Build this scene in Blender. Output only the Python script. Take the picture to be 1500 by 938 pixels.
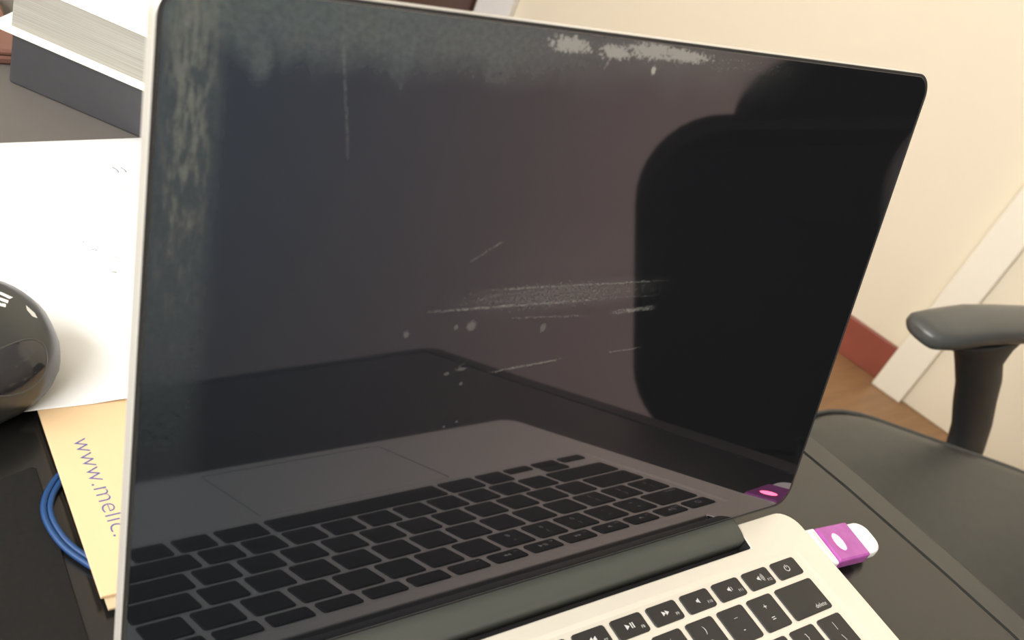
import bpy, bmesh, math, random
from mathutils import Vector, Matrix
from mathutils.geometry import tessellate_polygon
random.seed(7)
S = 0.001                     # geometry is written in millimetres; z = 0 is the laptop's keyboard deck
ZF = 754.0                    # the deck stands 754 mm above the floor
scene = bpy.context.scene
for o in list(bpy.data.objects): bpy.data.objects.remove(o)
COL = scene.collection
def W(v): return Vector((v[0]*S, v[1]*S, (v[2]+ZF)*S))

# ---------------------------------------------------------------- camera
CAM_R = Matrix(((0.7919312740, 0.0784007576, -0.6055560902),
                (-0.4990289834, 0.6545962178, -0.5678679238),
                (0.3518734587, 0.7519023293, 0.5575194671)))
CAM_C = (-232.04, 72.80, 289.48)
cd = bpy.data.cameras.new('camera'); cam = bpy.data.objects.new('camera', cd); COL.objects.link(cam)
cd.sensor_width = 36.0; cd.sensor_fit = 'HORIZONTAL'; cd.lens = 36.0*1452.58/1500.0
cd.clip_start = 0.01; cd.clip_end = 50
M = CAM_R.to_4x4(); M.translation = W(CAM_C); cam.matrix_world = M
cd.dof.use_dof = True; cd.dof.focus_distance = 0.45; cd.dof.aperture_fstop = 18
scene.camera = cam

# ---------------------------------------------------------------- room frame (along the right-hand wall, out of it)
A0 = Vector((1711.0, 933.0, 0)); U = Vector((0.3376, -0.9413, 0)).normalized(); NW = Vector((-U.y*-1, U.x*-1, 0))
NW = Vector((U.y, -U.x, 0))      # points into the room
def room(s, n, z): return A0 + U*s + NW*n + Vector((0, 0, z))
Z_FLOOR, Z_CEIL = -754.0, 1900.0
S_BACK, S_FRONT, N_LEFT = -1900.0, 2700.0, 3350.0

# ---------------------------------------------------------------- light
world = bpy.data.worlds.new('daylight'); scene.world = world; world.use_nodes = True
bg = world.node_tree.nodes['Background']; bg.inputs[0].default_value = (0.80, 0.90, 1.0, 1); bg.inputs[1].default_value = 1.2
WIN_S0, WIN_S1, WIN_Z0, WIN_Z1 = -1400.0, 900.0, 700.0, 1820.0
ld = bpy.data.lights.new('window_daylight', 'AREA'); ld.shape = 'RECTANGLE'; ld.size = 2.3; ld.size_y = 1.12
ld.energy = 141; ld.color = (1.0, 0.975, 0.945)
lo = bpy.data.objects.new('window_daylight', ld); COL.objects.link(lo)
lp = room((WIN_S0+WIN_S1)/2, N_LEFT+90, (WIN_Z0+WIN_Z1)/2)
zax = NW; xax = U; yax = zax.cross(xax)
lm = Matrix((xax, yax, zax)).transposed().to_4x4(); lm.translation = W(lp); lo.matrix_world = lm

scene.view_settings.view_transform = 'Standard'; scene.view_settings.look = 'None'
scene.view_settings.gamma = 1.0; scene.view_settings.use_curve_mapping = False
scene.view_settings.exposure = 0.0

# ---------------------------------------------------------------- materials
class NB:
    def __init__(s, m): s.t = m.node_tree; s.n = s.t.nodes; s.l = s.t.links
    def new(s, typ, **kw):
        nd = s.n.new(typ)
        for k, v in kw.items(): setattr(nd, k, v)
        return nd
    def put(s, inp, v):
        if isinstance(v, bpy.types.NodeSocket): s.l.new(v, inp)
        else: inp.default_value = v
    def m(s, op, a, b=0.0, c=None, clamp=False):
        nd = s.new('ShaderNodeMath', operation=op, use_clamp=clamp)
        s.put(nd.inputs[0], a); s.put(nd.inputs[1], b)
        if c is not None: s.put(nd.inputs[2], c)
        return nd.outputs[0]
    def step(s, v, a, b):
        nd = s.new('ShaderNodeMapRange', interpolation_type='SMOOTHSTEP')
        s.put(nd.inputs[0], v); nd.inputs[1].default_value = a; nd.inputs[2].default_value = b
        nd.inputs[3].default_value = 0; nd.inputs[4].default_value = 1
        return nd.outputs[0]
    def noise(s, vec, scale, detail=4.0, rough=0.6):
        nd = s.new('ShaderNodeTexNoise'); s.l.new(vec, nd.inputs['Vector'])
        nd.inputs['Scale'].default_value = scale; nd.inputs['Detail'].default_value = detail
        nd.inputs['Roughness'].default_value = rough
        return nd.outputs[0]
    def mix(s, f, a, b):
        nd = s.new('ShaderNodeMix', data_type='RGBA'); s.put(nd.inputs[0], f)
        s.put(nd.inputs[6], a); s.put(nd.inputs[7], b); return nd.outputs[2]

def c4(c): return (c[0], c[1], c[2], 1.0)
def mat(name, col, rough=0.5, metal=0.0, spec=0.5, var=0.06, scale=120.0, bump=0.0, bscale=400.0, coat=0.0, stretch=None):
    m = bpy.data.materials.new(name); m.use_nodes = True; b = NB(m)
    p = b.n['Principled BSDF']
    tc = b.new('ShaderNodeTexCoord'); vec = tc.outputs['Object']
    if stretch:
        mp = b.new('ShaderNodeMapping'); b.l.new(vec, mp.inputs[0]); mp.inputs['Scale'].default_value = stretch; vec = mp.outputs[0]
    nz = b.noise(vec, scale)
    dk = tuple(max(0, x*(1-var)) for x in col); lt = tuple(min(1, x*(1+var)) for x in col)
    p.inputs['Base Color'].default_value = c4(col)
    b.l.new(b.mix(nz, c4(dk), c4(lt)), p.inputs['Base Color'])
    p.inputs['Roughness'].default_value = rough; p.inputs['Metallic'].default_value = metal
    p.inputs['Specular IOR Level'].default_value = spec; p.inputs['Coat Weight'].default_value = coat
    if bump > 0:
        bn = b.new('ShaderNodeBump'); bn.inputs['Strength'].default_value = bump; bn.inputs['Distance'].default_value = 0.001
        b.l.new(b.noise(vec, bscale, 5), bn.inputs['Height']); b.l.new(bn.outputs[0], p.inputs['Normal'])
    return m

ALU = mat('aluminium', (0.84, 0.80, 0.70), 0.42, 0.45, var=0.03, scale=60)
ALU_LID = mat('aluminium_lid', (0.64, 0.62, 0.57), 0.34, 0.35, var=0.03, scale=60)
RUBBER = mat('black_rubber', (0.018, 0.018, 0.018), 0.55)
HINGE = mat('hinge_plastic', (0.055, 0.06, 0.052), 0.36, spec=0.6)
KEY = mat('key_plastic', (0.020, 0.019, 0.018), 0.50, spec=0.55, var=0.15, scale=900)
LEGEND = mat('key_legend', (0.55, 0.55, 0.53), 0.6)
DARKGAP = mat('dark_recess', (0.008, 0.008, 0.009), 0.7)
DESK = mat('desk_black_laminate', (0.007, 0.007, 0.007), 0.24, spec=0.9, var=0.25, scale=30)
DESKB = mat('desk_edge_laminate', (0.030, 0.030, 0.027), 0.36, spec=0.8, var=0.25, scale=30)
PAD = mat('mat_charcoal', (0.011, 0.0105, 0.010), 0.7, spec=0.15, var=0.35, scale=500)
PAPER = mat('white_paper', (0.86, 0.87, 0.88), 0.85, var=0.02)
INK = mat('pencil_grey', (0.30, 0.30, 0.32), 0.8)
CARD = mat('beige_card', (0.70, 0.50, 0.29), 0.6, var=0.05, scale=60)
CARDEDGE = mat('card_edge', (0.55, 0.42, 0.27), 0.8)
INKBLUE = mat('blue_violet_ink', (0.085, 0.11, 0.28), 0.7)
CABLE = mat('blue_cable', (0.004, 0.042, 0.145), 0.55, var=0.2, scale=700)
MOUSE = mat('mouse_shell', (0.026, 0.029, 0.029), 0.3, spec=0.6)
MOUSE2 = mat('mouse_palm_panel', (0.020, 0.021, 0.026), 0.10, spec=0.7)
WHITE = mat('white_print', (0.85, 0.86, 0.84), 0.6)
BOXDK = mat('dark_cloth_board', (0.036, 0.036, 0.040), 0.55, var=0.15, scale=200, bump=0.1)
COVER = mat('cream_book_cover', (0.86, 0.84, 0.74), 0.45, var=0.02)
BROWN = mat('reddish_brown_leather', (0.16, 0.075, 0.055), 0.45, var=0.25, scale=60)
USBWHITE = mat('white_plastic', (0.86, 0.86, 0.84), 0.3)
METAL = mat('plug_metal', (0.78, 0.76, 0.72), 0.3, 0.8)
LEATHER = mat('black_leather', (0.060, 0.061, 0.056), 0.46, spec=0.5, var=0.2, scale=60, bump=0.25, bscale=700)
LEATHER2 = mat('matte_black_fabric', (0.012, 0.012, 0.012), 0.8, spec=0.3, var=0.2, scale=60)
ARMPAD = mat('arm_pad_polyurethane', (0.065, 0.068, 0.066), 0.33, spec=0.5, var=0.06, scale=40)
ARMPOST = mat('black_nylon', (0.016, 0.017, 0.018), 0.5)
TRIM = mat('cream_gloss_lightened', (0.90, 0.86, 0.74), 0.4, var=0.01)  # lighter than the wall, painting in the strip's brighter light
WALL = mat('cream_wall_paint', (0.82, 0.75, 0.60), 0.75, var=0.02, scale=4, bump=0.12, bscale=120)
WALL2 = mat('front_wall_lightened', (0.86, 0.80, 0.81), 0.75, var=0.02, scale=4)  # wall colour lightened towards lilac to brighten its reflection in the screen
CEIL = mat('ceiling_paint', (0.60, 0.58, 0.54), 0.9, var=0.01)
SKIRT = mat('red_brown_skirting', (0.27, 0.070, 0.045), 0.4, var=0.2, scale=12)
FLOOR = mat('brown_wood_floor', (0.30, 0.165, 0.075), 0.42, var=0.35, scale=6, stretch=(1, 9, 1))
CABINET = mat('reddish_dark_wood', (0.095, 0.040, 0.030), 0.4, var=0.3, scale=8, stretch=(6, 6, 1))
WINFRAME = mat('window_frame_paint', (0.80, 0.80, 0.78), 0.5)

def pages_material():
    m = bpy.data.materials.new('book_pages'); m.use_nodes = True; b = NB(m); p = b.n['Principled BSDF']
    tc = b.new('ShaderNodeTexCoord'); sp = b.new('ShaderNodeSeparateXYZ'); b.l.new(tc.outputs['Object'], sp.inputs[0])
    cx = b.new('ShaderNodeCombineXYZ'); b.l.new(b.m('MULTIPLY', sp.outputs[2], 2200.0), cx.inputs[2])
    b.l.new(b.m('MULTIPLY', sp.outputs[0], 12.0), cx.inputs[0])
    nz = b.noise(cx.outputs[0], 1.0, 3)
    b.l.new(b.mix(b.step(nz, 0.35, 0.65), (0.25, 0.24, 0.21, 1), (0.33, 0.32, 0.285, 1)), p.inputs['Base Color'])
    p.inputs['Roughness'].default_value = 0.9
    return m
PAGES = pages_material()

def pane_material():
    m = bpy.data.materials.new('window_glass'); m.use_nodes = True; b = NB(m)
    t = b.new('ShaderNodeBsdfTransparent'); g = b.new('ShaderNodeBsdfGlossy'); g.inputs['Roughness'].default_value = 0.02
    mx = b.new('ShaderNodeMixShader'); mx.inputs[0].default_value = 0.06
    b.l.new(t.outputs[0], mx.inputs[1]); b.l.new(g.outputs[0], mx.inputs[2])
    b.l.new(mx.outputs[0], b.n['Material Output'].inputs[0]); return m
PANE = pane_material()

def sleeve_material():
    m = bpy.data.materials.new('magenta_translucent_plastic'); m.use_nodes = True; b = NB(m); p = b.n['Principled BSDF']
    tc = b.new('ShaderNodeTexCoord'); nz = b.noise(tc.outputs['Object'], 90)
    b.l.new(b.mix(nz, (0.27, 0.03, 0.25, 1), (0.52, 0.14, 0.47, 1)), p.inputs['Base Color'])
    p.inputs['Roughness'].default_value = 0.25; p.inputs['Coat Weight'].default_value = 0.5
    p.inputs['Subsurface Weight'].default_value = 0.3; p.inputs['Subsurface Radius'].default_value = (0.004, 0.001, 0.003)
    return m
SLEEVE = sleeve_material()

def led_material():
    m = bpy.data.materials.new('lit_indicator'); m.use_nodes = True; p = m.node_tree.nodes['Principled BSDF']
    p.inputs['Base Color'].default_value = (0.9, 0.7, 0.8, 1)
    p.inputs['Emission Color'].default_value = (1.0, 0.055, 0.14, 1); p.inputs['Emission Strength'].default_value = 20.0
    return m
LED = led_material()

def screen_material():
    """black glass of the switched-off screen; worn coating, dust and scratches are marks on the glass, placed in mm on it (UV = mm)"""
    m = bpy.data.materials.new('black_screen_glass'); m.use_nodes = True; b = NB(m); p = b.n['Principled BSDF']
    uvn = b.new('ShaderNodeUVMap', uv_map='mm'); sp = b.new('ShaderNodeSeparateXYZ'); b.l.new(uvn.outputs[0], sp.inputs[0])
    u, v = sp.outputs[0], sp.outputs[1]; uv = uvn.outputs[0]
    def mapped(sx, sy):
        mp = b.new('ShaderNodeMapping'); b.l.new(uv, mp.inputs[0]); mp.inputs['Scale'].default_value = (sx, sy, 1); return mp.outputs[0]
    n_big = b.noise(mapped(1, 1), 0.05, 5, 0.6)
    n_mid = b.noise(mapped(1, 1), 0.22, 6, 0.7)
    n_pat = b.noise(mapped(1, 1), 0.55, 5, 0.75)
    n_vert = b.noise(mapped(0.55, 0.14), 1.0, 5, 0.65)
    n_fine = b.noise(mapped(1, 1), 1.6, 4, 0.7)
    n_drip = b.noise(mapped(0.09, 0.03), 1.0, 4, 0.6)
    mul = lambda *a: a[0] if len(a) == 1 else b.m('MULTIPLY', a[0], mul(*a[1:]))
    inv = lambda a: b.m('SUBTRACT', 1.0, a)
    # worn strip up the left side: ragged, strongest between u -154 and -143, fading below v = 95
    left = mul(b.step(u, -157, -150), inv(b.step(u, -147, -139)), b.step(v, 100, 185))
    left = mul(left, b.step(b.m('ADD', n_vert, b.m('MULTIPLY', v, 0.0016)), 0.66, 0.92))
    leftfilm = mul(inv(b.step(u, -146, -136)), b.step(v, 40, 150))
    # worn band along the top edge with a ragged lower border, reaching u about 60
    wob = b.m('ADD', b.m('MULTIPLY', b.m('SUBTRACT', n_drip, 0.5), 16.0), b.m('MULTIPLY', b.m('SUBTRACT', n_mid, 0.5), 7.0))
    top = mul(b.step(b.m('ADD', v, wob), 189, 203), inv(b.step(u, -70, 20)))
    topr = mul(b.step(b.m('ADD', v, wob), 191, 207), b.step(u, -90, -40), inv(b.step(u, 0, 85)))
    # bare spots near the top edge
    def blob(cu, cv, ru, rv, soft=0.3, rag=2.4):
        du = b.m('DIVIDE', b.m('SUBTRACT', u, cu), ru); dv = b.m('DIVIDE', b.m('SUBTRACT', v, cv), rv)
        d = b.m('SQRT', b.m('ADD', mul(du, du), mul(dv, dv)))
        d = b.m('ADD', d, b.m('MULTIPLY', b.m('SUBTRACT', n_pat if ru > 4 else n_fine, 0.5), rag*2))
        return inv(b.step(d, 1-soft, 1+soft))
    def seg(u0, v0, u1, v1, w, k=1.0):
        L = math.hypot(u1-u0, v1-v0); dx, dy = (u1-u0)/L, (v1-v0)/L
        a = b.m('ADD', b.m('MULTIPLY', b.m('SUBTRACT', u, u0), dx), b.m('MULTIPLY', b.m('SUBTRACT', v, v0), dy))
        c = b.m('ADD', b.m('MULTIPLY', b.m('SUBTRACT', u, u0), -dy), b.m('MULTIPLY', b.m('SUBTRACT', v, v0), dx))
        c = b.m('ADD', c, b.m('MULTIPLY', b.m('SUBTRACT', n_mid, 0.5), 1.6)); ln = inv(b.step(b.m('ABSOLUTE', c), w*0.2, w)); e = L*0.2
        return b.m('MULTIPLY', mul(ln, b.step(a, -e, e), inv(b.step(a, L-e, L+e)), b.step(b.m('ADD', b.m('MULTIPLY', n_fine, 0.5), b.m('MULTIPLY', n_pat, 0.5)), 0.40, 0.60)), k)
    mx = lambda *a: a[0] if len(a) == 1 else b.m('MAXIMUM', a[0], mx(*a[1:]))
    bare = mx(blob(-37, 205.8, 7, 2.2), blob(-19, 205.3, 6, 2.0), blob(-4, 206.8, 10, 2.3, rag=2.0), blob(10, 206.6, 11, 1.9, rag=2.0),
              b.m('MULTIPLY', blob(-1.5, 201.0, 0.9, 1.3, rag=1.0), 1.2), seg(-22.5, 200, -19.5, 205, 0.6, 0.7))
    dots = mul(b.step(n_fine, 0.58, 0.68), b.step(v, 202.5, 204), inv(b.step(v, 206.8, 208)), b.step(u, 22, 28), inv(b.step(u, 62, 70)))
    lines = mx(seg(-46, 129.0, 22, 127.9, 0.55, 0.9), seg(-66, 123.3, -2, 122.6, 0.6, 1.0), seg(-3, 122.9, 24, 122.2, 0.5, 0.35),
               seg(8, 116.9, 26, 117.3, 1.3, 1.0), seg(-42, 99.4, -14, 101.0, 0.6, 0.9), seg(9, 101.2, 25, 101.3, 0.5, 0.5),
               seg(-38, 118.6, -4, 116.6, 0.6, 0.4), seg(-59, 139, -48, 145, 0.5, 0.5), seg(-53, 126, -43, 127.5, 0.6, 0.5),
               seg(-110.5, 200, -105.2, 172, 0.6, 0.35), seg(-57.5, 102, -50.5, 106, 0.3, 0.4))
    spots = mx(blob(-53.9, 117.3, 1.7, 1.6, rag=1.4), blob(-59.7, 117.3, 0.7, 0.8, rag=1.0), blob(-24, 113.9, 1.2, 1.5, rag=1.4),
               blob(-77.6, 116.5, 1.0, 1.0, rag=1.4), blob(-60, 101.2, 1.0, 0.6, rag=1.4), blob(-54.6, 102.1, 1.6, 0.6, rag=1.4),
               blob(-53.7, 96.8, 0.6, 0.6, rag=1.0), blob(-57.2, 81.5, 0.5, 0.4, rag=1.0), blob(-52.5, 82.6, 0.5, 0.4, rag=1.0))
    smear = mul(blob(-18, 125.5, 32, 4.2, 0.7, 1.2), b.step(n_fine, 0.3, 0.75))
    haze2 = mul(blob(-20, 137, 26, 9, 0.8, 1.2), b.step(n_fine, 0.35, 0.8))
    specks = mul(b.step(n_fine, 0.70, 0.78), b.step(v, 75, 110), inv(b.step(u, 10, 40)))
    film = mx(b.m('MULTIPLY', blob(-131.5, 196, 3.2, 6.5, 0.5, 0.8), 0.7), b.m('MULTIPLY', left, 1.0), b.m('MULTIPLY', leftfilm, 0.35), b.m('MULTIPLY', top, 0.8), b.m('MULTIPLY', topr, 0.55))
    film = mul(film, b.m('ADD', 0.75, b.m('MULTIPLY', b.m('SUBTRACT', n_pat, 0.5), 1.6)))
    dust = mx(b.m('MULTIPLY', bare, 0.52), b.m('MULTIPLY', dots, 0.4), b.m('MULTIPLY', lines, 0.36), b.m('MULTIPLY', spots, 0.15),
              b.m('MULTIPLY', smear, 0.20), b.m('MULTIPLY', haze2, 0.06), b.m('MULTIPLY', specks, 0.15))
    base = b.mix(n_fine, (0.004, 0.005, 0.006, 1), (0.009, 0.010, 0.012, 1))
    left_haze_reflection = mul(inv(b.step(u, -150, -20)), b.step(v, 60, 200))
    base = b.mix(b.m('MULTIPLY', left_haze_reflection, 0.5), base, (0.006, 0.016, 0.026, 1))  # haze at left; its blue also paints the bluer reflection there
    c1 = b.mix(film, base, b.mix(n_big, (0.060, 0.083, 0.086, 1), (0.090, 0.102, 0.082, 1)))
    c1 = b.mix(b.m('MULTIPLY', left, 0.42), c1, (0.15, 0.145, 0.11, 1))
    c2 = b.mix(dust, c1, (0.40, 0.40, 0.36, 1))
    b.l.new(c2, p.inputs['Base Color'])
    p.inputs['IOR'].default_value = 1.6
    p.inputs['Specular IOR Level'].default_value = 1.0
    b.l.new(b.mix(b.step(u, -160, 45), (0.32, 0.40, 0.54, 1), (0.98, 0.84, 0.94, 1)), p.inputs['Specular Tint'])      # coating cast; its fall to dark blue at left paints weaker reflections
    b.l.new(b.m('ADD', 0.03, b.m('MULTIPLY', film, 0.25)), p.inputs['Roughness'])
    return m
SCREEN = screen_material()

# ---------------------------------------------------------------- mesh helpers
ORG = {}
def origin(o): return ORG.get(o.name, Vector((0, 0, 0)))
def link(o, parent=None, org=None):
    COL.objects.link(o)
    if parent is not None: o.parent = parent; ORG[o.name] = origin(parent) if org is None else org
    return o
def thing(name, loc, label, cat, group=None):
    o = bpy.data.objects.new(name, None); o.empty_display_size = 0.02; COL.objects.link(o)
    o.location = W(loc); ORG[o.name] = Vector(loc); o['label'] = label; o['category'] = cat
    if group: o['group'] = group
    return o
class MB:
    def __init__(s): s.v = []; s.f = []; s.sm = []
    def add(s, vs, fs, M=None, smooth=False):
        k = len(s.v)
        for v in vs:
            v = Vector(v)
            s.v.append(M @ v if M is not None else v)
        for f in fs: s.f.append(tuple(i+k for i in f)); s.sm.append(smooth)
        return s
    def loft(s, loops, cap0=True, cap1=True, closed=True, M=None, smooth=False):
        n = len(loops[0]); vs = [p for L in loops for p in L]; fs = []
        for i in range(len(loops)-1):
            for j in range(n if closed else n-1):
                a = i*n+j; c = i*n+(j+1) % n; fs.append((a, c, c+n, a+n))
        k = len(s.v); s.add(vs, fs, M, smooth)
        if cap0: s.f.append(tuple(k+j for j in reversed(range(n)))); s.sm.append(False)
        if cap1: s.f.append(tuple(k+(len(loops)-1)*n+j for j in range(n))); s.sm.append(False)
        return s
    def slab(s, loopfn, prof, M=None, smooth=False, caps=True):
        """loopfn(inset) -> 2D outline; prof = [(inset, z), ...]"""
        return s.loft([[(x, y, z) for x, y in loopfn(i)] for i, z in prof], caps, caps, True, M, smooth)
    def holed(s, loops, z, M=None, flip=False):
        """flat face with holes"""
        flat = [[Vector((x, y, 0)) for x, y in L] for L in loops]
        tris = tessellate_polygon(flat); vs = [(x, y, z) for L in loops for x, y in L]
        out = []
        for t in tris:
            a, b_, c = (Vector(vs[i]) for i in t); up = (b_-a).cross(c-a).z > 0
            out.append(tuple(t) if up != flip else tuple(reversed(t)))
        return s.add(vs, out, M)
    def box(s, x0, y0, z0, x1, y1, z1, M=None):
        return s.add([(x0,y0,z0),(x1,y0,z0),(x1,y1,z0),(x0,y1,z0),(x0,y0,z1),(x1,y0,z1),(x1,y1,z1),(x0,y1,z1)],
                     [(0,3,2,1),(4,5,6,7),(0,1,5,4),(1,2,6,5),(2,3,7,6),(3,0,4,7)], M)
    def tube(s, pts, r, n=10, M=None, closed=False, flat=1.0):
        P = [Vector(p) for p in pts]; loops = []; up = Vector((0, 0, 1)); N = len(P)
        for i, p in enumerate(P):
            t = (P[(i+1) % N]-P[i-1]) if closed else (P[min(i+1, N-1)]-P[max(i-1, 0)])
            t.normalize(); a = t.cross(up)
            if a.length < 1e-4: a = Vector((1, 0, 0))
            a.normalize(); b_ = a.cross(t); rr_ = r[i] if isinstance(r, (list, tuple)) else r
            loops.append([p + a*math.cos(2*math.pi*k/n)*rr_ + b_*math.sin(2*math.pi*k/n)*rr_*flat for k in range(n)])
        if closed: loops.append(loops[0])
        return s.loft(loops, not closed, not closed, True, M, True)
    def build(s, name, m, parent=None, label=None, bev=0.0, kind=None):
        org = origin(parent) if parent is not None else Vector((0, 0, 0))
        me = bpy.data.meshes.new(name)
        if parent is not None: me.from_pydata([(v-org)*S for v in s.v], [], s.f)
        else: me.from_pydata([W(v) for v in s.v], [], s.f)
        me.polygons.foreach_set('use_smooth', s.sm); me.materials.append(m); me.update()
        bm = bmesh.new(); bm.from_mesh(me); bmesh.ops.remove_doubles(bm, verts=bm.verts, dist=1e-7)
        bmesh.ops.recalc_face_normals(bm, faces=bm.faces); bm.to_mesh(me); bm.free()
        o = bpy.data.objects.new(name, me); link(o, parent)
        if label: o['label'] = label
        if kind: o['kind'] = kind
        if bev:
            md = o.modifiers.new('bevel', 'BEVEL'); md.width = bev*S; md.segments = 2; md.limit_method = 'ANGLE'
        return o
def top_level(o, label, cat, at):
    """a one-mesh thing: move its origin to its base"""
    at = W(at); o.data.transform(Matrix.Translation(-at)); o.location = at
    o['label'] = label; o['category'] = cat; return o
def rr(x0, y0, x1, y1, r, n=6):
    r = max(r, 0.01); P = []
    for cx, cy, a in ((x1-r, y0+r, -90), (x1-r, y1-r, 0), (x0+r, y1-r, 90), (x0+r, y0+r, 180)):
        for k in range(n+1):
            t = math.radians(a+90*k/n); P.append((cx+r*math.cos(t), cy+r*math.sin(t)))
    return P
def rrf(x0, y0, x1, y1, r, n=6):
    return lambda i: rr(x0+i, y0+i, x1-i, y1-i, max(r-i, 0.05), n)
def frame(o, x, y, z): 
    m = Matrix((x, y, z)).transposed().to_4x4(); m.translation = Vector(o); return m
def text_mesh(body, size, res=2, off=0.0):
    cu = bpy.data.curves.new('txt', 'FONT'); cu.body = body; cu.size = size; cu.resolution_u = res; cu.offset = off
    o = bpy.data.objects.new('txt', cu); COL.objects.link(o)
    dg = bpy.context.evaluated_depsgraph_get(); me = bpy.data.meshes.new_from_object(o.evaluated_get(dg))
    vs = [tuple(v.co) for v in me.vertices]; fs = [tuple(p.vertices) for p in me.polygons]
    bpy.data.objects.remove(o); bpy.data.curves.remove(cu); bpy.data.meshes.remove(me)
    return vs, fs
def centre(vs):
    xs = [v[0] for v in vs]; ys = [v[1] for v in vs]; cx = (min(xs)+max(xs))/2; cy = (min(ys)+max(ys))/2
    return [(x-cx, y-cy, z) for x, y, z in vs]

# ---------------------------------------------------------------- the room
def structure(o): o['kind'] = 'structure'; return o
def wall_box(s0, n0, z0, s1, n1, z1):
    return MB().box(s0, n0, z0, s1, n1, z1, RM)
RM = frame(A0, U, NW, Vector((0, 0, 1)))
if RM.to_3x3().determinant() < 0: print('room frame is mirrored')
T = 80
structure(wall_box(S_BACK-T, -T, Z_FLOOR-40, S_FRONT+T, N_LEFT+T, Z_FLOOR).build('floor', FLOOR))
structure(wall_box(S_BACK-T, -T, Z_CEIL, S_FRONT+T, N_LEFT+T, Z_CEIL+40).build('ceiling', CEIL))
structure(wall_box(S_BACK-T, -T, Z_FLOOR, S_FRONT+T, 0, Z_CEIL).build('wall_right', WALL))
structure(wall_box(S_BACK-T, 0, Z_FLOOR, S_BACK, N_LEFT, Z_CEIL).build('wall_back', WALL))
structure(wall_box(S_FRONT, 0, Z_FLOOR, S_FRONT+T, N_LEFT, Z_CEIL).build('wall_front', WALL2))
wl = MB()
wl.box(S_BACK-T, N_LEFT, Z_FLOOR, WIN_S0, N_LEFT+T, Z_CEIL, RM); wl.box(WIN_S1, N_LEFT, Z_FLOOR, S_FRONT+T, N_LEFT+T, Z_CEIL, RM)
wl.box(WIN_S0, N_LEFT, Z_FLOOR, WIN_S1, N_LEFT+T, WIN_Z0, RM); wl.box(WIN_S0, N_LEFT, WIN_Z1, WIN_S1, N_LEFT+T, Z_CEIL, RM)
structure(wl.build('wall_left', WALL))
wf = MB()
for a, b_ in ((WIN_S0, WIN_S0+45), (WIN_S1-45, WIN_S1), (-272, -228)): wf.box(a, N_LEFT+20, WIN_Z0, b_, N_LEFT+60, WIN_Z1, RM)
for a, b_ in ((WIN_Z0, WIN_Z0+45), (WIN_Z1-45, WIN_Z1)): wf.box(WIN_S0, N_LEFT+20, a, WIN_S1, N_LEFT+60, b_, RM)
win = structure(wf.build('window_1', WINFRAME))
win_pane = MB().box(WIN_S0+45, N_LEFT+38, WIN_Z0+45, WIN_S1-45, N_LEFT+42, WIN_Z1-45, RM).build('pane', PANE, None)
win_pane.parent = win
# skirting board: stops at the pilaster
structure(wall_box(-1112, 0, Z_FLOOR, 97, 11, Z_FLOOR+89).build('baseboard_right', SKIRT, bev=2))
structure(wall_box(98, 0, Z_FLOOR, 169, 45, Z_CEIL).build('trim_1', TRIM, bev=4))
structure(wall_box(169, 0, Z_FLOOR, 1300, 27, Z_CEIL).build('wall_right_pier', WALL, bev=3))
structure(wall_box(-1215, 0, Z_FLOOR, -1112, 25, Z_CEIL).build('trim_2', WINFRAME, bev=3))

# dark cabinet in the far corner, its end just shows above the screen's edge
cab = thing('wooden_cabinet', room(-1500, 260, Z_FLOOR), 'dark reddish wooden cabinet in the far corner, just above the top edge of the screen', 'cabinet')
MB().box(-1880, 12, Z_FLOOR+60, -1222, 500, 250, RM).build('body', CABINET, cab, bev=3)
MB().box(-1890, 4, 250, -1212, 512, 275, RM).build('top_board', CABINET, cab, bev=2)
MB().box(-1860, 30, Z_FLOOR, -1240, 480, Z_FLOOR+60, RM).build('plinth', RUBBER, cab)
for a, b_ in ((-1874, -1554), (-1548, -1228)):
    d = MB().box(a, 501, Z_FLOOR+66, b_, 519, 244, RM).build('door', CABINET, cab, bev=2)
    kx = b_-30 if a < -1600 else a+30
    MB().box(kx-6, 519, -260, kx+6, 540, -140, RM).build('handle', METAL, d, bev=2)

# ---------------------------------------------------------------- desk
DZ = -14.0
edge = [(330, -318), (312, -300), (296, -160), (281, -13), (272, 64), (267.5, 130), (260.5, 172), (246.5, 232), (237, 265), (222, 330), (200, 430), (170, 570), (115, 860)]
edge = [(302, -334), (314, -322), (304, -240), (294, -150), (281, -13), (273, 64), (266.5, 130), (259, 172), (246.5, 232), (237.5, 265), (222, 330), (200, 430), (170, 570), (115, 860)]
outline = edge + [(-760, 905), (-810, -215), (0, -297), (200, -322)]
inner = []
offs = {i: 21.5 for i in range(len(edge))}
def offset(poly, d):
    out = []; n = len(poly)
    for i in range(n):
        a, p, c = Vector(poly[i-1]), Vector(poly[i]), Vector(poly[(i+1) % n])
        e1 = (p-a).normalized(); e2 = (c-p).normalized(); n1 = Vector((-e1.y, e1.x)); n2 = Vector((-e2.y, e2.x))
        b_ = (n1+n2); b_.normalize(); k = d/max(0.5, b_.dot(n1)); q = p+b_*k; out.append((q.x, q.y))
    return out
desk = thing('desk', (-250, 270, Z_FLOOR), 'black desk with a grooved edge band, standing under the open laptop', 'desk')
MB().slab(lambda i: offset(outline, 18.5+i), [(0, DZ-3), (0, DZ-0.7), (0.7, DZ)]).build('desktop', DESK, desk)
eb = MB(); L0 = offset(outline, 0.8); L1 = offset(outline, 16.6); L2 = outline
eb.holed([L0, L1[::-1]], DZ)
nn = len(outline)
eb.loft([[(x, y, DZ-26) for x, y in offset(outline, 2)], [(x, y, DZ-2) for x, y in L2], [(x, y, DZ-0.6) for x, y in offset(outline, 0.2)], [(x, y, DZ) for x, y in L0]], False, False)
eb.loft([[(x, y, DZ) for x, y in L1], [(x, y, DZ-3) for x, y in L1]], False, False)
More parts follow.
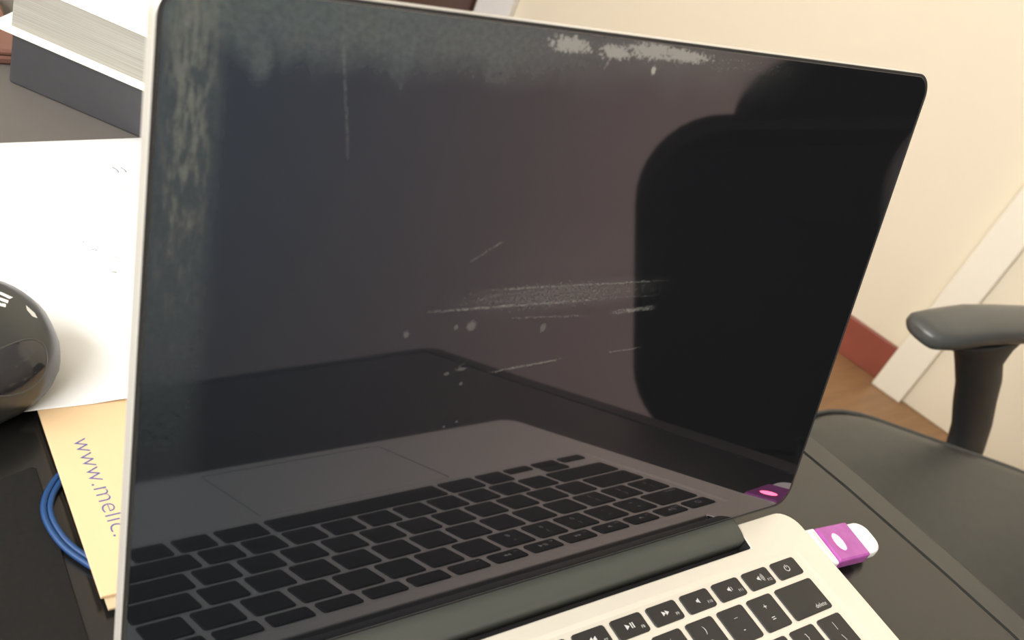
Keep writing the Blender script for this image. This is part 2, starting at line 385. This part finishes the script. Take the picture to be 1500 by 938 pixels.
eb.build('edge_band', DESKB, desk, 'satin black edge band outside the groove')
MB().slab(lambda i: offset(outline, 2.5+i), [(0, DZ-26), (0, DZ-3.1)]).build('underframe', DARKGAP, desk)
for x, y in ((245, -250), (75, 800), (-700, 840), (-740, -170)):
    MB().box(x-25, y-25, Z_FLOOR, x+25, y+25, DZ-26).build('leg', DESKB, desk, bev=2)

# ---------------------------------------------------------------- laptop
lap = thing('laptop', (0, 110, DZ), 'open silver laptop with worn black screen and black keys, standing on the black desk', 'laptop')
HY, HZ, TH = 220.07, -1.85, math.radians(107.174)
EV = Vector((0, -math.cos(TH), math.sin(TH))); EN = Vector((0, -math.sin(TH), -math.cos(TH)))
LM = frame((0, HY, HZ), Vector((1, 0, 0)), EV, EN)            # (u, v, w): w out of the glass
if LM.to_3x3().determinant() < 0: print('lid frame is mirrored')
LB, LT = 4.29, 210.8
def base_loop(i):
    P = rr(-157+i, i, 157-i, 219-i, 11-i, 7)
    back = max(range(len(P)), key=lambda k: (round(P[k][1], 4), P[k][0]))
    k = 2*8                                                    # first point of the back-left arc
    notch = [(119.0+i, 219-i), (117.0+i, 206-i), (-117.0-i, 206-i), (-119.0-i, 219-i)]
    return P[:k] + notch + P[k:]
deck = MB()
WELL = rrf(-142.3, 88.5, 142.3, 199.6, 3.5, 4); PADH = rrf(-53, 8.3, 53, 85.2, 2.5, 4)
bl = base_loop(0.6)
deck.holed([bl, WELL(0)[::-1], PADH(0)[::-1]], 0.0)
deck.loft([[(x, y, -12.6) for x, y in base_loop(4)], [(x, y, -11) for x, y in base_loop(1.2)], [(x, y, -9.5) for x, y in base_loop(0)],
           [(x, y, -0.7) for x, y in base_loop(0)], [(x, y, -0.25) for x, y in base_loop(0.2)], [(x, y, 0) for x, y in base_loop(0.6)]], True, False)
deck.loft([[(x, y, 0) for x, y in WELL(0)], [(x, y, -0.4) for x, y in WELL(2.0)]], False, True)
deck.loft([[(x, y, 0) for x, y in PADH(0)], [(x, y, -1.2) for x, y in PADH(0)]], False, True)
deck.build('base', ALU, lap)
MB().slab(rrf(-52.4, 8.9, 52.4, 84.6, 2), [(0, -1.1), (0, -0.2), (0.08, -0.1)]).build('trackpad', ALU, lap)
tg = MB(); tg.holed([PADH(0.02), rrf(-52.4, 8.9, 52.4, 84.6, 2, 4)(-0.02)[::-1]], -0.16); tg.build('trackpad_gap', DARKGAP, lap)
MB().box(-116.4, 205.7, -12.4, 116.4, 217.5, -6.5).build('hinge_recess', DARKGAP, lap)
for x, y in ((-135, 18), (135, 18), (-135, 200), (135, 200)):
    MB().loft([[(x+6*math.cos(a), y+6*math.sin(a), z) for a in [k*math.pi/8 for k in range(16)]] for z in (-14, -12.5)]).build('foot', RUBBER, lap)
MB().box(157.02, 190.4, -9.8, 157.12, 205.4, -4.6).build('usb_port', DARKGAP, lap)
for sx in (-1, 1):
    MB().slab(lambda i: [(sx*x, y) for x, y in ((117.0, 206.2), (117.35, 206.2), (119.2, 218.9), (118.5, 218.9))], [(0, -12), (0, -0.35)]).build('notch_shade_liner', DARKGAP, lap)  # added dark liners paint shade onto the hinge notch's side walls
# hinge cover
hp = [(210.2, -5.5), (210.2, -1.2), (210.7, -0.1), (212.2, 1.0), (214.6, 1.9), (217.5, 2.5), (220.2, 2.75), (222.6, 1.9), (224.2, 0), (224.4, -5.5)]
hb = MB(); hb.loft([[(x, y+dy*0, z) for y, z in hp] for x, dy in ((-116.9, 0), (-116.2, 0), (116.2, 0), (116.9, 0))], True, True, True, None, True)
hb.build('hinge_cover', HINGE, lap)
# lid
sh = MB(); sh.slab(rrf(-157, LB-0.5, 157, LT, 9.5, 10), [(1.3, -6.0), (0.4, -5.7), (0.0, -5.1), (0, -0.35), (0.35, -0.05)], LM)
sh.build('lid_shell', ALU_LID, lap)
gk = MB(); go, gi = rrf(-156.75, LB-0.4, 156.75, LT-0.15, 9.3, 10), rrf(-155.6, LB+0.8, 155.6, LT-1.25, 8.2, 10)
gk.holed([go(0.1), gi(0)[::-1]], 0.22, LM)
gk.loft([[(x, y, -0.05) for x, y in go(0)], [(x, y, 0.1) for x, y in go(0)], [(x, y, 0.22) for x, y in go(0.1)]], False, False, True, LM)
gk.loft([[(x, y, 0.22) for x, y in gi(0)], [(x, y, -0.02) for x, y in gi(0)]], False, False, True, LM)
gk.build('gasket', RUBBER, lap)
gl = MB(); gl.slab(rrf(-155.45, LB+0.95, 155.45, LT-1.4, 8, 10), [(0, -0.02), (0, 0.06), (0.05, 0.1)], LM)
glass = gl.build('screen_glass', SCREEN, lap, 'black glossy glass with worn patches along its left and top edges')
uvl = glass.data.uv_layers.new(name='mm'); LMi = LM.inverted(); og = origin(lap)
for lpn in glass.data.loops:
    q = LMi @ (glass.data.vertices[lpn.vertex_index].co/S + og); uvl.data[lpn.index].uv = (q.x, q.y)

# keys
XK, KT, FH, GAP = 135.63, 195.75, 8.92, 2.97
UU = (2*XK+GAP)/14.5; PIT = (2*XK+GAP)/14.0; KH = UU-GAP
key_meshes = {}
def key_mesh(w, h):
    k = (round(w, 2), round(h, 2))
    if k not in key_meshes:
        mb = MB(); mb.slab(rrf(-w/2, -h/2, w/2, h/2, 1.3, 2), [(0, -0.38), (0, 0.12), (0.3, 0.3)])
        o = mb.build('key', KEY, None); me = o.data; bpy.data.objects.remove(o)
        me.transform(Matrix.Translation((0, 0, -ZF*S))); key_meshes[k] = me
    return key_meshes[k]
def key(x0, y0, w, h):
    o = bpy.data.objects.new('key', key_mesh(w, h)); c = Vector((x0+w/2, y0+h/2, 0))
    o.location = (c-origin(lap))*S; link(o, lap, c); return o, c
def legend(k, mb): return mb.build('legend', LEGEND, k)
ZL = 0.33
def put_text(mb, body, size, x, y):
    vs, fs = text_mesh(body, size); vs = centre(vs)
    mb.add([(a+x, b_+y, ZL) for a, b_, c in vs], fs)
def poly(mb, pts): mb.add([(x, y, ZL) for x, y in pts], [tuple(range(len(pts)))])
def ring(mb, cx, cy, r0, r1, a0, a1, n=14):
    vs = []; 
    for k in range(n+1):
        t = math.radians(a0+(a1-a0)*k/n); vs += [(cx+r0*math.cos(t), cy+r0*math.sin(t), ZL), (cx+r1*math.cos(t), cy+r1*math.sin(t), ZL)]
    mb.add(vs, [(2*k, 2*k+1, 2*k+3, 2*k+2) for k in range(n)])
fn = []
for i in range(14):
    fn.append(key(-XK+i*PIT, KT-FH, PIT-GAP, FH))
def row(y, widths, first=-XK):
    out = []; x = first
    for w in widths:
        out.append(key(x, y, w*UU-GAP, KH)); x += w*UU
    return out
y2 = KT-FH-GAP-KH
r2 = row(y2, [1]*13+[1.5]); r3 = row(y2-UU, [1.5]+[1]*13); r4 = row(y2-2*UU, [1.75]+[1]*11+[1.75]); r5 = row(y2-3*UU, [2.25]+[1]*10+[2.25])
r6 = row(y2-4*UU, [1, 1, 1, 1.25, 5, 1.25, 1]); xa = -XK+11.5*UU; hh = (KH-0.8)/2
for i, yy in ((0, 0), (1, 0), (1, hh+0.8), (2, 0)): key(xa+i*UU, y2-4*UU+yy, UU-GAP, hh)
# legends on the keys that show: symbols of the top row, and the number row's right end
def tri(mb, x, y, s, dr=1): poly(mb, [(x-dr*s*.5, y-s*.6), (x+dr*s*.5, y), (x-dr*s*.5, y+s*.6)][::dr])
def speaker(mb, x, y, waves):
    poly(mb, [(x-1.3, y-.5), (x-.6, y-.5), (x+.4, y-1.3), (x+.4, y+1.3), (x-.6, y+.5), (x-1.3, y+.5)])
    for k in range(waves): ring(mb, x+.3, y, 1.0+.75*k, 1.3+.75*k, -45, 45, 6)
for idx, fnn in ((6, 'F6'), (7, 'F7'), (8, 'F8'), (9, 'F9'), (10, 'F10'), (11, 'F11'), (12, 'F12')):
    k, c = fn[idx]; mb = MB(); put_text(mb, fnn, 1.9, c.x+5.6, c.y-1.9)
    if idx == 7: tri(mb, c.x-1.1, c.y, 1.9, -1); tri(mb, c.x+0.8, c.y, 1.9, -1)
    if idx == 8:
        tri(mb, c.x-1.4, c.y, 2.1)
        for q in (0.2, 1.3): poly(mb, [(c.x+q, c.y-1.2), (c.x+q+.6, c.y-1.2), (c.x+q+.6, c.y+1.2), (c.x+q, c.y+1.2)])
    if idx == 9: tri(mb, c.x-0.8, c.y, 1.9); tri(mb, c.x+1.1, c.y, 1.9)
    if idx >= 10: speaker(mb, c.x, c.y, (0, 1, 3)[idx-10])
    legend(k, mb)
k, c = fn[13]; mb = MB(); ring(mb, c.x, c.y, 1.25, 1.65, 115, 425, 16); poly(mb, [(c.x-.2, c.y+.3), (c.x+.2, c.y+.3), (c.x+.2, c.y+1.9), (c.x-.2, c.y+1.9)]); legend(k, mb)
for i, (a, b_) in {8: ('*', '8'), 9: ('(', '9'), 10: (')', '0'), 11: ('_', '-'), 12: ('+', '=')}.items():
    k, c = r2[i]; mb = MB(); put_text(mb, a, 4.2, c.x, c.y+3.0); put_text(mb, b_, 4.2, c.x, c.y-2.9); legend(k, mb)
k, c = r2[13]; mb = MB(); put_text(mb, 'delete', 3.0, c.x+6.6, c.y-5.2); legend(k, mb)
for i, (a, b_) in {11: ('{', '['), 12: ('}', ']'), 13: ('|', '\\')}.items():
    k, c = r3[i]; mb = MB(); put_text(mb, a, 4.2, c.x, c.y+3.0); put_text(mb, b_, 4.2, c.x, c.y-2.9); legend(k, mb)

# ---------------------------------------------------------------- usb stick
usb = thing('usb_stick', (180, 198, DZ+3), 'short magenta and white USB stick plugged into the right side of the laptop, indicator lit', 'usb stick')
UM = frame((157.3, 198.0, -7.0), Vector((0.996, -0.085, 0)).normalized(), Vector((0.085, 0.996, 0)).normalized(), Vector((0, 0, 1)))
def pill(x0, x1, hw, hz, r, prof=None): return [(1.0, -hz), (0.25, -hz+.7), (0, -hz+1.4), (0, hz-1.4), (0.25, hz-.7), (1.0, hz)]
MB().slab(rrf(0.0, -10.6, 10.2, 10.4, 0.9, 3), pill(0, 0, 0, 3.3, 0), UM).build('plug_collar', USBWHITE, usb, 'white collar at the plug', bev=0)
MB().box(7.2, -8.4, 3.28, 8.2, 8.2, 3.36, UM).build('collar_slot', METAL, usb)
MB().slab(rrf(10.4, -10.3, 33.5, 10.0, 1.2, 3), pill(0, 0, 0, 3.7, 0), UM).build('sleeve', SLEEVE, usb, 'magenta translucent sleeve')
MB().slab(rrf(22.0, -9.3, 45.5, 9.0, 7.0, 8), [(1.2, -2.9), (0.3, -2.2), (0, -1.2), (0, 1.4), (0.3, 2.4), (1.2, 3.1)], UM).build('body', USBWHITE, usb, 'white rounded end')
lm_ = MB(); lm_.loft([[(18.6+2.7*math.cos(t)*q, -0.3+5.0*math.sin(t)*q, z) for t in [k*math.pi/12 for k in range(24)]] for q, z in ((1, 3.66), (1, 3.78), (0.85, 3.9))], True, True, True, UM)
lm_.build('indicator', LED, usb, 'lit pinkish white oval indicator')

# ---------------------------------------------------------------- things left of the laptop
# charcoal desk mat
padm = MB(); PQ = [(-154.8, -120), (-154.8, 329.0), (-156, 330), (-430, 243), (-430, -120)]
padm.slab(lambda i: offset(PQ, i), [(0, DZ), (0, DZ+0.5), (0.3, DZ+0.7)])
top_level(padm.build('desk_mat', PAD), 'thin charcoal mat flat on the desk in the lower left corner', 'mat', (-290, 90, DZ))
# blue twin cable
cab_o = MB()
CP = [(-118, 333), (-135, 330), (-145, 324.5), (-151, 318.5), (-154.8, 311.8), (-156.0, 305.5), (-155.2, 298.5), (-153.2, 292), (-149.5, 285.5), (-142, 276), (-128, 266), (-110, 259)]
def smooth_path(P, n=5):
    out = []
    for i in range(len(P)-1):
        p0 = Vector(P[max(i-1, 0)]); p1 = Vector(P[i]); p2 = Vector(P[i+1]); p3 = Vector(P[min(i+2, len(P)-1)])
        for k in range(n):
            t = k/n; out.append(0.5*((2*p1)+(p2-p0)*t+(2*p0-5*p1+4*p2-p3)*t*t+(3*p1-p0-3*p2+p3)*t**3))
    out.append(Vector(P[-1])); return out
for d in (-1.05, 1.05):
    pth = smooth_path([Vector((x, y, DZ+1.95)) for x, y in CP]); Q = []
    for i, p_ in enumerate(pth):
        t = (pth[min(i+1, len(pth)-1)]-pth[max(i-1, 0)]).normalized(); Q.append(p_+Vector((-t.y, t.x, 0))*d)
    cab_o.tube(Q, 1.15, 8)
top_level(cab_o.build('cable', CABLE), 'blue twin cable looping out from under the beige card', 'cable', (-145, 300, DZ+0.8))
# beige printed card folder
card = thing('card_folder', (-60, 310, DZ+3.4), 'beige card folder printed with a web address, lying beside the laptop under the white paper', 'folder')
MB().slab(lambda i: offset([(30, 266.2), (30, 356), (-149.4, 356), (-148.5, 266.2)], i), [(0, -10.2), (0, -9.15), (0.15, -9.0)]).build('front_cover', CARD, card)
MB().slab(lambda i: offset([(30, 262.0), (30, 355), (-148.9, 355), (-147.0, 262.0)], i), [(0, -11.6), (0, -10.6)]).build('back_cover', CARDEDGE, card)
tx = MB(); vs, fs = text_mesh('www.melic.', 7.4, 3, -0.10)
wd = max(v[0] for v in vs); sc_ = 47.5/wd
TM = frame((-141.3, 336.3, -8.95), Vector((0.055, -0.998, 0)), Vector((0.998, 0.055, 0)), Vector((0, 0, 1)))
tx.add([(x*sc_, y*sc_*1.02, 0) for x, y, z in vs], fs, TM); tx.build('printed_web_address', INKBLUE, card)
# white paper
pap = thing('paper_sheet', (-60, 450, DZ), 'white sheet of paper under the black mouse, lying partly over the beige folder', 'paper')
FLp, FRp, BRp, BLp = Vector((-156.5, 353.5)), Vector((60, 348)), Vector((-37, 556)), Vector((-182, 538))
nu, nv = 24, 24; vs = []; fs = []
def pz(u_, v_, x, y):
    f = 1-min(1, max(0, (y-358)/34)); f = f*f*(3-2*f)
    xr = min(1, max(0, (x+175)/20))
    lift = 1.6*min(1, max(0, (x+132)/14))*min(1, max(0, 1-(y-350)/18))
    return DZ+0.5+(4.9*f)*xr+lift
for j in range(nv+1):
    for i in range(nu+1):
        a, c = i/nu, (j/nv)**1.6
        p_ = (FLp*(1-a)+FRp*a)*(1-c)+(BLp*(1-a)+BRp*a)*c; vs.append((p_.x, p_.y, pz(a, c, p_.x, p_.y)))
fs = [(j*(nu+1)+i, j*(nu+1)+i+1, (j+1)*(nu+1)+i+1, (j+1)*(nu+1)+i) for j in range(nv) for i in range(nu)]
n0 = len(vs); vs += [(x, y, z-0.15) for x, y, z in vs]
fs += [tuple(reversed([k+n0 for k in f])) for f in fs]
rim = [j*(nu+1) for j in range(nv+1)]
border = list(range(nu+1)) + [j*(nu+1)+nu for j in range(1, nv+1)] + [nv*(nu+1)+i for i in range(nu-1, -1, -1)] + [j*(nu+1) for j in range(nv-1, 0, -1)]
fs += [(border[k], border[k-1], border[k-1]+n0, border[k]+n0) for k in range(len(border))]
MB().add(vs, fs, None, True).build('sheet', PAPER, pap)
def stroke(pts, w):
    mb = MB(); mb.tube([(x, y, DZ+0.56) for x, y in pts], w, 5, flat=0.12); mb.build('pen_stroke', INK, pap)
stroke([(-75.2, 519.5), (-75.6, 522.3), (-77.0, 524.6)], 0.55); stroke([(-71.2, 519.8), (-71.6, 522.4), (-73.0, 524.5)], 0.5)
stroke([(-104.5, 456.2), (-102.0, 455.2)], 0.3); stroke([(-99.8, 438.8), (-97.6, 438.3)], 0.4); stroke([(-107.0, 462.0), (-106.2, 461.6)], 0.3); stroke([(-78.5, 505.5), (-76.0, 504.6)], 0.22); stroke([(-73.5, 503.8), (-72.0, 503.0)], 0.25); stroke([(-96.5, 450.5), (-94.0, 449.0)], 0.22)
# mouse
mouse = thing('computer_mouse', (-188, 374, DZ+0.5), 'black wireless mouse resting on the white paper at the left edge', 'mouse')
MA = math.radians(183)
MX = Vector((math.cos(MA), math.sin(MA), 0)); MY = Vector((-MX.y, MX.x, 0))
MM = frame((-190, 377, DZ+0.65), MX, MY, Vector((0, 0, 1)))    # local +x: towards the buttons, away from the camera's right
def mouse_loop(f, n=48):
    """outline scaled by f (0..1)"""
    P = []
    for k in range(n):
        t = 2*math.pi*k/n; ct, st = math.cos(t), math.sin(t)
        x = 51*math.copysign(abs(ct)**0.86, ct); w = 35.0 - 3.0*(x/51)
        P.append((x*f, w*math.copysign(abs(st)**0.86, st)*f))
    return P
def mouse_z(q): return q
prof = [(0.78, 0.0), (0.86, 2.0), (0.94, 6.5), (0.985, 11), (1.0, 15), (0.985, 20), (0.94, 25), (0.86, 29.5), (0.74, 33), (0.58, 35.6), (0.38, 37.2), (0.18, 37.9), (0.05, 38.0)]
def tilt(x, y, z): return z*(1.0-0.10*max(0, x)/51)
ms = MB(); ms.loft([[(x-2*(z/38), y, tilt(x, y, z)) for x, y in mouse_loop(f)] for f, z in prof], True, True, True, MM, True)
shell_o = ms.build('shell', MOUSE, mouse)
# sunken glossy palm panel with a thin seam, towards the rounded end
def surf(x, y):
    f = max(abs(x)/51 if abs(y) < 1e-6 else 0, 0)
    lo_, hi_ = 0.0, 1.0
    ct = abs(x)/51; st = abs(y)/(35.0-3.0*(x/51)); f = (ct**(2/0.86)+st**(2/0.86))**(0.86/2)
    f = min(f, 1.0)
    pr = prof[::-1]
    if f <= pr[0][0]: z = pr[0][1]
    else:
        z = 15
        for (f0, z0), (f1, z1) in zip(pr, pr[1:]):
            if f0 <= f <= f1: t = (f-f0)/(f1-f0); z = z0+(z1-z0)*t; break
            if z1 <= 15: break
    return tilt(x, y, z)
def mouse_pt(t, f, dz=0.0):
    ct, st = math.cos(t), math.sin(t); x = 51*math.copysign(abs(ct)**0.86, ct)*f
    y = (35.0-3.0*(x/51/max(f, .01)))*math.copysign(abs(st)**0.86, st)*f
    z = surf(x, y); return (x*1.003-2*(z/38), y*1.003, z+dz)
pan = MB(); loops = []
for q in (1.0, 0.85, 0.6, 0.3, 0.05):
    loops.append([mouse_pt(math.radians(126+28*q*math.cos(a_)), 0.835+0.145*q*math.sin(a_), 0.25 if q < 1 else 0.1) for a_ in [2*math.pi*k/48 for k in range(48)]])
pan.loft(loops, False, True, True, MM, True); pan.build('side_grip', MOUSE2, mouse, 'glossier oval side grip')
sm_ = MB(); sm_.tube(loops[0], 0.3, 5, MM, True); sm_.build('seam', ARMPAD, mouse)
def decal(name, pts, m, z=0.2):
    mb = MB(); mb.add([(x-1.5, y, surf(x, y)+z) for x, y in pts], [tuple(range(len(pts)))], MM); return mb.build(name, m, mouse)
decal('printed_mark', [(-31.5, -9.5), (-35.2, -6.6), (-33.6, -5.2), (-30.2, -8.0)], WHITE); decal('printed_mark', [(-29.0, -6.0), (-33.0, -4.2), (-32.2, -2.2), (-28.5, -4.2)], WHITE)
decal('printed_mark', [(-28.0, -2.6), (-31.4, -1.6), (-30.8, 0.4), (-28.0, -0.6)], WHITE)
decal('indicator_window', [(-38.9, -3.0), (-41.2, 0.6), (-41.4, 3.4), (-39.6, 3.2), (-38.4, 0.2)], WHITE)
wheel = MB(); wheel.loft([[(33+8*math.cos(t), y, 30.5+8*math.sin(t)) for t in [2*math.pi*k/20 for k in range(20)]] for y in (-3, 3)], True, True, True, MM); wheel.build('scroll_wheel', RUBBER, mouse, bev=1)

# flat grey folder under the case
gf = MB(); gf.slab(lambda i: offset([(-230, 500), (60, 500), (120, 660), (-100, 800), (-230, 700)], i), [(0, DZ), (0, DZ+0.24), (0.1, DZ+0.3)])
top_level(gf.build('grey_folder', mat('grey_folder_card', (0.105, 0.095, 0.086), 0.6, var=0.06, scale=50)), 'flat grey folder lying under the dark case, behind the white paper', 'folder', (-70, 630, DZ))
# dark hard case and the book on it
OB = Vector((-110, 606, DZ+0.32)); DX = Vector((0.727, -0.687, 0)).normalized(); DY = Vector((0.687, 0.727, 0)).normalized(); DY = Vector((-DX.y, DX.x, 0))
BM = frame(OB, DX, DY, Vector((0, 0, 1)))
case = MB(); case.slab(rrf(-1.8, 0, 190, 118, 2.5, 4), [(1.2, 0), (0.4, 0.4), (0, 1.2), (0, 28.2), (0.4, 29.1), (1.4, 29.5)], BM)
cs = top_level(case.build('hard_case', BOXDK), 'dark grey flat case lying under the thick book behind the laptop', 'case', OB+DX*90+DY*60)
book = thing('book', OB+DX*90+DY*60+Vector((0, 0, 29.7)), 'thick white book lying on the dark grey case behind the laptop', 'book')
Bz = 29.7
MB().slab(rrf(-11, -2.2, 186, 128, 1.0, 2), [(0.4, Bz), (0, Bz+0.4), (0, Bz+3.0), (0.4, Bz+3.4)], BM).build('back_cover', COVER, book)
MB().box(-2.2, 0.8, Bz+3.4, 184, 124, Bz+29.0, BM).build('page_block', PAGES, book)
MB().slab(rrf(-4.2, 0.2, 186, 128, 1.0, 2), [(0.4, Bz+29.0), (0, Bz+29.3), (0, Bz+31.2), (0.4, Bz+31.5)], BM).build('front_cover', COVER, book)
MB().box(-4.0, 124.2, Bz+3.4, 186, 127.8, Bz+29.0, BM).build('spine', COVER, book)
# small reddish brown wallet beyond the case
WZ = DZ; DZ = DZ+0.32
wal = thing('wallet', (-150, 665, DZ), 'small reddish brown leather wallet at the left edge beyond the dark case', 'wallet')
MB().slab(rrf(-195, 625, -99.5, 706, 3, 4), [(1.2, DZ), (0, DZ+1.5), (0, DZ+4.0), (1.2, DZ+5.2)]).build('body', BROWN, wal)
MB().slab(rrf(-194, 626, -100.5, 700, 3, 4), [(0.8, DZ+5.3), (0, DZ+6.0), (0, DZ+7.4), (1.6, DZ+8.6)]).build('flap', BROWN, wal)
DZ = WZ

# ---------------------------------------------------------------- office chairs
def chair(name, loc, yaw_f, label, seat_z, back_top, head=False, LEATHER=LEATHER):
    """loc: seat centre on the floor; yaw_f: facing direction"""
    F = Vector((yaw_f[0], yaw_f[1], 0)).normalized(); Rr = Vector((F.y, -F.x, 0))        # local x = right, y = forward
    t = thing(name, (loc[0], loc[1], Z_FLOOR), label, 'chair', None)
    CM = frame((loc[0], loc[1], 0), Rr, F, Vector((0, 0, 1)))
    z = seat_z
    def out(i): return rr(-240+i, -235+i, 240-i, 235-i, max(140-i, 20), 9)
    se = MB(); loops = []
    def crown(x, y): return 10*(1-(abs(x)/240)**2)*(1-(abs(y)/235)**2)
    for i, dz in ((30, -85), (8, -80), (0, -62), (0, -30), (6, -14), (18, -4), (40, 2), (80, 5), (130, 7), (190, 8)):
        loops.append([(x, y, z+dz-4) for x, y in out(i)])
    se.loft(loops, True, True, True, CM, True); seat = se.build('seat', LEATHER, t)
    sp_ = MB(); sp_.tube([(x, y, z-16) for x, y in out(4)], 3.2, 6, CM, True); sp_.build('piping', LEATHER, seat)
    sp2 = MB(); sp2.tube([(x, 20, z+6) for x in (-150, -75, 0, 75, 150)], 1.5, 5, CM); 
    # pan, column, star base
    MB().slab(rrf(-170, -160, 170, 160, 40, 4), [(4, z-110), (0, z-106), (0, z-90)], CM).build('seat_pan', ARMPOST, t)
    MB().loft([[(28*math.cos(a), 28*math.sin(a), zz) for a in [2*math.pi*k/16 for k in range(16)]] for zz in (Z_FLOOR+95, z-110)], True, True, True, CM).build('gas_column', ARMPOST, t)
    hub = MB().loft([[(45*math.cos(a), 45*math.sin(a), zz) for a in [2*math.pi*k/16 for k in range(16)]] for zz in (Z_FLOOR+60, Z_FLOOR+95)], True, True, True, CM).build('hub', ARMPOST, t)
    for k in range(5):
        a = 2*math.pi*k/5+0.3; ca, sa = math.cos(a), math.sin(a)
        lg = MB(); lg.tube([CM @ Vector((ca*r, sa*r, Z_FLOOR+zz)) for r, zz in ((40, 80), (160, 76), (290, 62))], [24, 19, 14], 8); lg = lg.build('leg', ARMPOST, t)
        MB().loft([[CM @ Vector((ca*290-sa*y+ca*26*math.cos(q), sa*290+ca*y+sa*26*math.cos(q), Z_FLOOR+26+26*math.sin(q))) for q in [2*math.pi*j/14 for j in range(14)]] for y in (-18, 18)]).build('caster', RUBBER, lg)
    # backrest: rounded panel, slightly reclined, optional headrest
    def back_panel(x0, x1, z0, z1, r, th, yo):
        mb = MB()
        BMx = CM @ frame((0, yo, 0), Vector((1, 0, 0)), Vector((0, -0.14, 0.99)).normalized(), Vector((0, -0.99, -0.14)).normalized())
        loops = []
        for i, w in ((14, -th), (3, -th+8), (0, -th+20), (0, -20), (3, -8), (16, 0)):
            loops.append([(x, y, w+18*(x/250)**2*-1) for x, y in rr(x0+i, z0+i, x1-i, z1-i, r, 9)])
        mb.loft(loops, True, True, True, BMx, True); return mb
    yo = -235 + (z*0.14)
    back_panel(-250, 250, z+60, back_top-(78 if head else 0), 120, 70, yo).build('backrest', LEATHER, t)
    if head: back_panel(-270, 122, back_top-230, back_top, 100, 88, yo+9).build('headrest', LEATHER, t)
    MB().box(-40, -330, z-104, 40, -120, z-92, CM).build('back_bracket', ARMPOST, t, bev=3)
    MB().tube([CM @ Vector((0, y, zz)) for y, zz in ((-310, z-98), (-345, z-40), (-345, z+120))], 22, 8).build('back_bar', ARMPOST, t)
    return t, CM, F, Rr
ch, CM1, F1, R1 = chair('office_chair', (755, 205), (-0.8, 0.6), 'black leather office chair with padded arm, right of the desk beside the cream wall', -292, 250)
# its visible arm: pad and curved post
pad_pts = [(721, 438), (724, 438), (734, 438), (766, 436), (820, 432), (880, 426), (940, 418), (1010, 408)]
ap = MB(); loops = []
for (x, y), sc in zip(pad_pts, (0.25, 0.6, 0.88, 1.0, 1.02, 1.0, 0.98, 0.9)):
    zc = -144 + (4 if x > 780 else 0)
    loops.append([(x, y+27*sc*math.copysign(abs(math.cos(t))**0.7, math.cos(t)), zc+14.5*sc*math.copysign(abs(math.sin(t))**0.8, math.sin(t))) for t in [2*math.pi*k/20 for k in range(20)]])
ap.loft(loops, True, True, True, None, True); ap.build('arm_pad', ARMPAD, ch, 'grey black arm pad')
po = MB(); loops = []
for x, y, zz, a, b_ in ((862, 424, -152, 100, 20), (862, 424, -160, 84, 19), (868, 422, -172, 62, 18), (878, 420, -192, 50, 17), (908, 416, -222, 50, 16), (936, 412, -258, 48, 16), (960, 404, -294, 45, 16), (968, 392, -332, 44, 16), (930, 362, -376, 44, 14)):
    loops.append([(x+a*math.cos(t), y+b_*math.sin(t), zz) for t in [2*math.pi*k/18 for k in range(18)]])
po.loft(loops, True, True, True, None, True); po.build('arm_post', ARMPOST, ch)
po = MB(); po.tube([CM1 @ Vector(q) for q in ((-100, 0, -398), (-250, 0, -398), (-275, 0, -350), (-275, 10, -200), (-270, 30, -150))], 18, 8)
po = MB(); po.tube([CM1 @ Vector(q) for q in ((-160, -20, -394), (-262, -20, -385), (-282, -10, -320), (-280, 0, -165))], 18, 8); po.build('arm_post', ARMPOST, ch)
ap = MB(); ap.slab(rrf(-318, -120, -246, 130, 33, 6), [(8, -165), (0, -157), (0, -140), (8, -131)], CM1, True); ap.build('arm_pad', ARMPAD, ch)

chair('office_chair', (1120, -470), (0.77, -0.63), 'tall high-backed office chair, the dark shape mirrored in the right of the screen', -300, 320, head=True, LEATHER=LEATHER2)
